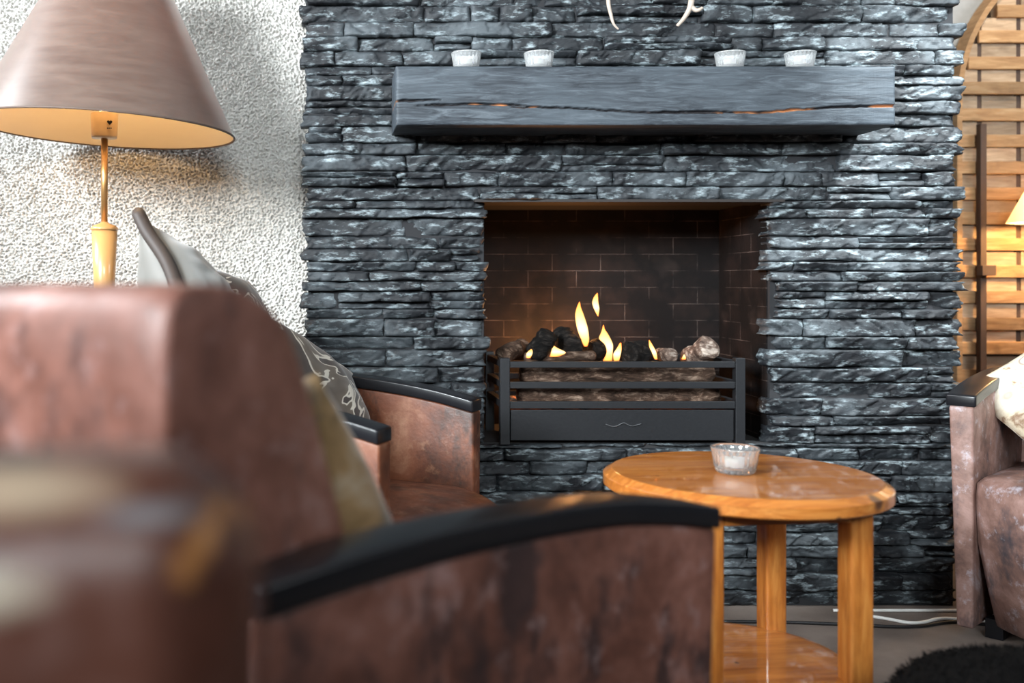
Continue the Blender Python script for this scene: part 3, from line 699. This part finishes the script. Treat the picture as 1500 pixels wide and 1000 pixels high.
PATT = m_cloth('brown_patterned_cloth', [(.40, (.085, .062, .045)), (.49, (.14, .108, .080)), (.51, (.040, .026, .022)), (.62, (.05, .034, .028))], 6, .8, 420, .3, (.50, .014, (.72, .66, .56)), 3, .9)
GOLD = m_cloth('gold_patterned_cloth', [(.40, (.035, .022, .014)), (.50, (.16, .088, .024)), (.58, (.27, .155, .06)), (.70, (.50, .42, .32))], 9, .7, 300, .4, None, 4, .5)
DPIPE = plain('dark_brown_piping', (.030, .020, .016), .6); CREAMC = m_cloth('plain_cream_cloth', [(.3, (.60, .54, .43)), (.7, (.68, .62, .51))], 6, .8, 500, .3)
mf = Vector((math.cos(MID_A), math.sin(MID_A), 0)); mlv = Vector((-mf.y, mf.x, 0)); mo = Vector((*MID_O, 0))
def ml(x, y, z_): return mo + mf * x + mlv * y + Vector((0, 0, z_))
c = ml(.235, -.215, .80); t_ = ml(.10, -.275, 1.075)
pillow('cushion', c, t_ - c, (-.872, -.16, -.46), .44, .23, GREYC, 'plain grey cushion with one corner peaking up beside the lamp', True, 3, 0, (DPIPE, .016), .62)
pillow('cushion', ml(.39, .080, .582), (-.45, .10, .85), (.80, -.35, .45), .44, .15, PATT, 'brown and cream patterned cushion leaning back in the chair by the slate wall', False, 8, R(-34))
pillow('cushion', ml(.185, .0, .775), (-.55, .22, .80), (.80, -.30, .45), .42, .13, PATT, 'second brown patterned cushion, only its top edge showing behind the foreground chair back', False, 15, R(-10))
fo3 = Vector((*fo, 0)); ff3 = Vector((*ff, 0)); fl3 = Vector((*fl_v, 0))
def fl_loc(x, y, z_): return fo3 + ff3 * x + fl3 * y + Vector((0, 0, z_))
pillow('cushion', fl_loc(.435, .006, .588), (-.38 * ff.x, -.38 * ff.y, 1), (ff.x, ff.y, .40), .41, .17, GOLD, 'blurred gold and brown cushion propped in the foreground chair', False, 5, R(-14))
rf3 = Vector((*rf, 0)); rl3 = Vector((*rl, 0)); ro3 = Vector((*rc, 0))
pc = at(1610, 592, 2.60)
pillow('cushion', pc, (-.35, .35, .9), (-.30, -.80, .40), .44, .15, m_pebble_cloth(), 'cream cushion printed with grey pebbles in the right chair', True, 12, R(-32), None, .5, CREAMC)

# ------------------------------------------------------------------ round pine table
tp = Vector((.853, 2.085, 0)); tr_ = R(6); TR = .281
knots = [(.136, -.2355, TZ - .008, .022), (.0405, -.2767, TZ - .031, .010), (-.186, -.0126, TZ, .006), (-.237, -.148, TZ - .018, .010)]
tb = empty('coffee_table', tp, tr_); tag(tb, 'round varnished pine coffee table with lower shelf before the fire', 'table')
P1 = m_pine('pine_top', knots, .95); P2 = m_pine('pine_leg', (), .95, 0, (9, 9, 1)); P3 = m_pine('pine_shelf', [(-.06, -.02, .14, .010), (-.03, -.04, .14, .008)], .95)
lathe('table_top', [(TR - .03, TZ - .034), (TR - .003, TZ - .034), (TR, TZ - .031), (TR, TZ - .012), (TR - .002, TZ - .010), (TR - .017, TZ - .0008), (TR - .020, TZ)], P1, tb, 96, smooth=False)
lg = .048; h_ = .152
for sx, sy in ((-1, -1), (1, -1), (1, 1), (-1, 1)):
    o = box('leg', sx * h_ - lg / 2, sx * h_ + lg / 2, sy * h_ - lg / 2, sy * h_ + lg / 2, 0, TZ - .034, P2, tb, .006)
za, zb_ = TZ - .034, TZ - .066
for sy in (-1, 1):
    box('apron', -h_ + lg / 2, h_ - lg / 2, sy * (h_ + .012) - .011, sy * (h_ + .012) + .011, zb_, za, P1, tb)
    box('apron', sy * (h_ + .012) - .011, sy * (h_ + .012) + .011, -h_ + lg / 2, h_ - lg / 2, zb_, za, P2, tb)
lathe('shelf', [(.19, .112), (.205, .112), (.21, .118), (.21, .130), (.203, .138), (.19, .140)], P3, tb, 80, smooth=False)

# ------------------------------------------------------------------ floor lamp at the left
LY = 2.65; lx = (153 - VX) / F * LY
lamp = empty('floor_lamp', (lx, LY, 0)); tag(lamp, 'floor lamp with large brown cone shade before the white plaster wall', 'lamp')
zc = EYE + (VY - 327) / F * LY
lathe('base', [(.12, 0), (.12, .018), (.10, .03), (.035, .045), (.025, .07), (.025, .30), (.02, .5), (.022, zc - .30), (.028, zc - .16), (.034, zc - .02)], LAMPWOOD, lamp, 40)
lathe('collar', [(.030, zc - .0195), (.0362, zc - .0185), (.0362, zc - .013), (.030, zc - .006), (.012, zc), (.009, zc + .004)], LAMPWOOD, lamp, 40)
zs0 = EYE + (VY - 203) / F * LY; zr = EYE + (VY - 191) / F * LY
lathe('pole', [(.0088, zc + .004), (.0088, zs0 + .002)], BRASS, lamp, 20)
sk = lathe('socket', [(.006, zs0), (.033, zs0 + .001), (.034, zs0 + .006), (.036, zs0 + .066), (.030, zs0 + .068)], CREAMPL, lamp, 32)
# small heart-shaped vent and print marks on the socket
def disc(nm, px, py, r, mat, par, heart=False):
    q = at(px, py, LY - .0355) - Vector((lx, LY, 0)); V = []
    for k in range(24):
        a_ = 2 * math.pi * k / 24
        if heart: xx = 16 * math.sin(a_) ** 3 / 16; zz = (13 * math.cos(a_) - 5 * math.cos(2 * a_) - 2 * math.cos(3 * a_) - math.cos(4 * a_)) / 16
        else: xx, zz = math.cos(a_), math.sin(a_)
        V += [(q.x + r * xx, q.y, q.z + r * zz)]
    V += [(x, y + .003, z_) for x, y, z_ in V]
    mk(nm, V, [tuple(range(24)), tuple(range(24, 48))] + [(i, (i + 1) % 24, 24 + (i + 1) % 24, 24 + i) for i in range(24)], mat, par, False)
disc('heart_vent', 160.5, 179, .0068, DARK, sk, True)
for px in (157.5, 160, 162.5): disc('print_mark', px, 187.5, .0016, DARK, sk)
bulb = lathe('bulb', [(.012, zs0 + .068), (.014, zs0 + .08), (.03, zs0 + .115), (.032, zs0 + .135), (.02, zs0 + .16), (.003, zs0 + .166)], (lambda: (lambda m: m)(plain('lamp_glow', (1, .8, .5), .4)))(), lamp, 24)
bm_ = bulb.data.materials[0].node_tree.nodes['Principled BSDF']; bm_.inputs['Emission Color'].default_value = (1, .72, .38, 1); bm_.inputs['Emission Strength'].default_value = 12
SR = .345; SHH = .50; tR = .095
SHO = m_shade('brown_shade_fabric', ((.075, .055, .045), (.14, .108, .088), (.50, .25, .10)), .28, .36, 1.0)
SHI = m_shade('cream_shade_lining', ((.88, .76, .56), (.92, .80, .60), (.8, .5, .24)), .25, .7)
n = 96
sh = lathe('lamp_shade', [(SR, 0), (SR + (tR - SR) * .5, SHH * .5), (tR, SHH)], SHO, lamp, n, cap0=False, cap1=False)
sh.location = (0, 0, zr); sh.rotation_euler = (0, R(3.0), 0)
lathe('shade_lining', [(SR - .004, .001), (SR - .004 + (tR - SR) * .5, SHH * .5), (tR - .004, SHH)], SHI, sh, n, cap0=False, cap1=False)
tube('shade_rim', [Vector((SR * math.cos(2 * math.pi * k / n), SR * math.sin(2 * math.pi * k / n), 0)) for k in range(n + 1)], .0028, plain('rim_tape', (.10, .065, .05), .6), sh, 6)
def pt(nm, loc, e, col, r=.03):
    d = bpy.data.lights.new(nm, 'POINT'); d.energy = e; d.color = col; d.shadow_soft_size = r; o = bpy.data.objects.new(nm, d); COL.objects.link(o); o.location = loc; return o
pt('lamp_light', (lx, LY, zs0 + .215), 2.0, (1, .64, .30), .035)

# ------------------------------------------------------------------ arched lattice of reclaimed wood at the right
PY = 3.50
lat = empty('wooden_lattice', (2.76, PY, 0)); tag(lat, 'arched lattice of pale pallet wood slats leaning on the right wall', 'lattice')
lr = .565; zspr = EYE + (VY - 150) / F * PY
W1 = m_pallet('pale_pallet_slats', (.34, .18, .08), (.52, .31, .15), (.66, .45, .26)); W2 = m_pallet('grey_pallet_boards', (.36, .24, .15), (.55, .40, .27), (.68, .54, .40)); W3 = plain('dark_batten', (.085, .05, .035), .7, bumpsc=30)
def half(z_): return lr if z_ <= zspr else math.sqrt(max(0, lr * lr - (z_ - zspr) ** 2))
bmb, bms, bmv = bmesh.new(), bmesh.new(), bmesh.new(); rr = random.Random(4)
z_ = .02; rowh = .0915
while z_ < zspr + lr - .06:
    hz = min(half(z_), half(z_ + .06))
    if hz > .08:
        # backing boards, in pieces between the uprights
        x = -hz
        xs = sorted([-hz] + [q for q in (-.49, -.352, -.21, -.07, .07, .21, .35, .49) if -hz < q < hz] + [hz])
        for a_, b__ in zip(xs[:-1], xs[1:]):
            if b__ - a_ > .03: bx(bmb, a_ + .008, b__ - .008, .003 + rr.uniform(0, .004), .04, z_ + .002, z_ + rowh - .003)
        zz = z_ + rr.uniform(-.004, .004); e0 = -hz - rr.uniform(-.004, .006)
        if hz > .12: bx(bms, e0, hz, -.010 + rr.uniform(-.004, .004), .006, zz, zz + .044)
    z_ += rowh
frombm('backing_boards', bmb, W2, lat); s_ = frombm('slats', bms, W1, lat); bevel(s_, .003, 2)
for q in (-.49, -.352, -.21, -.07, .07, .21, .35, .49): hq = zspr + math.sqrt(max(0, lr * lr - q * q)) - .02; box('upright', q - .008, q + .008, .0075, .018, .0, hq, W3, lat)
arc = [Vector((-lr, 0, 0)), Vector((-lr, 0, zspr * .5))] + [Vector((-lr * math.cos(math.pi * k / 32), 0, zspr + lr * math.sin(math.pi * k / 32))) for k in range(33)] + [Vector((lr, 0, zspr * .5)), Vector((lr, 0, 0))]
V, Fc = [], []
for i, p in enumerate(arc):
    d = Vector((p.x / lr, 0, max(0, p.z - zspr) / lr)); d.normalize()
    for q, yy in ((-.0, -.02), (.018, -.02), (.018, .045), (-.0, .045)): w_ = p + d * q; V.append((w_.x, yy, w_.z))
for i in range(len(arc) - 1):
    for k in range(4): Fc.append((i * 4 + k, i * 4 + (k + 1) % 4, (i + 1) * 4 + (k + 1) % 4, (i + 1) * 4 + k))
Fc += [(0, 1, 2, 3), tuple(len(V) - 4 + k for k in range(4))]
mk('arch_frame', V, Fc, W1, lat, False)
q = at(1437, 182, PY - .03); xx = q.x - 2.76
rod = box('front_batten', xx - .011, xx + .011, -.045, -.02, 0, q.z, W3, lat, .002)
q2 = at(1438, 396, PY - .05); box('block', xx - .024, xx + .024, -.075, -.045, q2.z - .018, q2.z + .018, W3, lat, .002)

# small white lamp beyond the right chair
LX2, LY2 = 2.395, 3.28
l2 = empty('table_lamp', (LX2, LY2, 0)); l2.name = 'standing_lamp'; tag(l2, 'small lamp with white shade cut by the right edge', 'lamp')
zb2 = EYE + (VY - 325) / F * LY2
lathe('base', [(.10, 0), (.10, .015), (.02, .03), (.011, .05), (.011, zb2 + .05)], BRASS, l2, 24)
WS = m_shade('white_shade', ((.80, .78, .74), (.86, .84, .80), (.85, .7, .5)), .25, .6)
lathe('lamp_shade', [(.153, zb2), (.06, zb2 + .19)], WS, l2, 48, cap0=False, cap1=False)
lathe('bulb', [(.01, zb2 + .05), (.022, zb2 + .07), (.022, zb2 + .09), (.004, zb2 + .11)], bulb.data.materials[0], l2, 16)
pt('small_lamp_light', (LX2, LY2, zb2 + .03), 13, (1, .60, .24), .03)

# ------------------------------------------------------------------ black shaggy pouffe
pf = empty('pouffe', (1.165, 1.52, -.0)); tag(pf, 'black shaggy fur pouffe at the bottom right corner', 'pouffe')
FURB = plain('black_fur', (.005, .0045, .0045), 1.0, spec=.08, bumpsc=90, bs=.6)
pr = [(.25, 0), (.285, .03), (.30, .10), (.30, .18), (.287, .225), (.255, .268), (.19, .291), (.10, .300), (.004, .302)]
lathe('body', pr, FURB, pf, 64)
rr = random.Random(9); V, Fc = [], []
for k in range(14000):
    t = rr.random(); a_ = rr.uniform(0, 2 * math.pi); s = t ** .6 * (len(pr) - 2) + .6; i = min(int(s), len(pr) - 2); f_ = s - i
    r_ = pr[i][0] + (pr[i + 1][0] - pr[i][0]) * f_; z_ = pr[i][1] + (pr[i + 1][1] - pr[i][1]) * f_
    dr, dz = pr[i + 1][0] - pr[i][0], pr[i + 1][1] - pr[i][1]; ln = math.hypot(dr, dz) + 1e-6
    if i == len(pr) - 2: r_ = rr.random() ** .5 * .10
    nn = Vector((math.cos(a_) * dz / ln, math.sin(a_) * dz / ln, -dr / ln)) + Vector((rr.gauss(0, .8), rr.gauss(0, .8), rr.gauss(0, .5)))
    nn.normalize(); p = Vector((r_ * math.cos(a_), r_ * math.sin(a_), z_ - .002)); sd = nn.cross(Vector((rr.random() - .5, rr.random() - .5, rr.random() - .5))).normalized() * .0012
    L_ = rr.uniform(.008, .017); b0 = len(V); cur = Vector((0, 0, -.4)) * L_ * .3
    V += [p - sd, p + sd, p + nn * L_ * .6 + sd * .6, p + nn * L_ * .6 - sd * .6, p + nn * L_ + cur]
    Fc += [(b0, b0 + 1, b0 + 2, b0 + 3), (b0 + 3, b0 + 2, b0 + 4)]
fu = mk('fur', V, Fc, FURB, pf, False); fu['kind'] = 'stuff'

# ------------------------------------------------------------------ cables on the floor
WCAB = plain('white_cable_plastic', (.75, .73, .70), .4); BCAB = plain('black_cable_rubber', (.012, .011, .012), .5)
def cable(pts, r, mat, label, nm):
    P = [atz(px, py, r + .0005) for px, py in pts]
    for p in P: p.y = min(p.y, YW - .035)
    tube(nm, catmull(P, 8), r, mat); return tag(bpy.context.scene.collection.objects[-1], label, 'cable')
cable([(1215, 890), (1296, 892), (1335, 889), (1395, 889), (1470, 891)], .0042, WCAB, 'thin white cable along the foot of the slate wall', 'cable')
cable([(1240, 900), (1280, 903), (1305, 907), (1330, 911.5), (1352, 911), (1374, 906), (1400, 906), (1470, 912)], .0045, WCAB, 'white cable with a bend on the carpet between table and right chair', 'cable')
cable([(1060, 910), (1150, 911), (1245, 914.5), (1310, 917.5), (1352, 916.5), (1400, 910.5), (1470, 918)], .0042, BCAB, 'black cable lying on the carpet behind the table legs', 'cable')

# ------------------------------------------------------------------ glossy chair back right in front of the lens (lower left)
painted_reflections(LEATHER_GLOSS, [((.165, -.06, .842), (.075, .05, .018), (.78, .60, .42), .95), ((.150, -.06, .803), (.045, .05, .014), (.66, .56, .44), .85),
    ((.252, -.05, .826), (.007, .05, .009), (.62, .26, .07), .8), ((.245, -.05, .817), (.007, .05, .009), (.62, .26, .07), .85), ((.238, -.05, .808), (.007, .05, .009), (.55, .23, .07), .7), ((.225, -.05, .828), (.03, .04, .006), (.26, .27, .29), .6)])  # beige patches, orange streak and grey spot are painted reflections
nc = empty('club_chair', (-.30, .40, 0), R(8)); tag(nc, 'very blurred glossy dark brown leather chair at the lower left', 'armchair')
def soft(name, x0, x1, y0, y1, z0, z1, r, mat, par):
    o = box(name, x0, x1, y0, y1, z0, z1, mat, par); bevel(o, r, 8, 30); o.data.polygons.foreach_set('use_smooth', [True] * len(o.data.polygons)); return o
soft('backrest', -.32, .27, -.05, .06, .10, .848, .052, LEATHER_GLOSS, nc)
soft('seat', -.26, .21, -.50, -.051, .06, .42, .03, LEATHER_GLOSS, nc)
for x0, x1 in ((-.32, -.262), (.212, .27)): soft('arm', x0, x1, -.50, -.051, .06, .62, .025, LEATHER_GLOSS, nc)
for x in (-.28, .22):
    for y in (-.46, .02): box('foot', x - .02, x + .02, y - .02, y + .02, 0, .10, BLACKWOOD, nc)
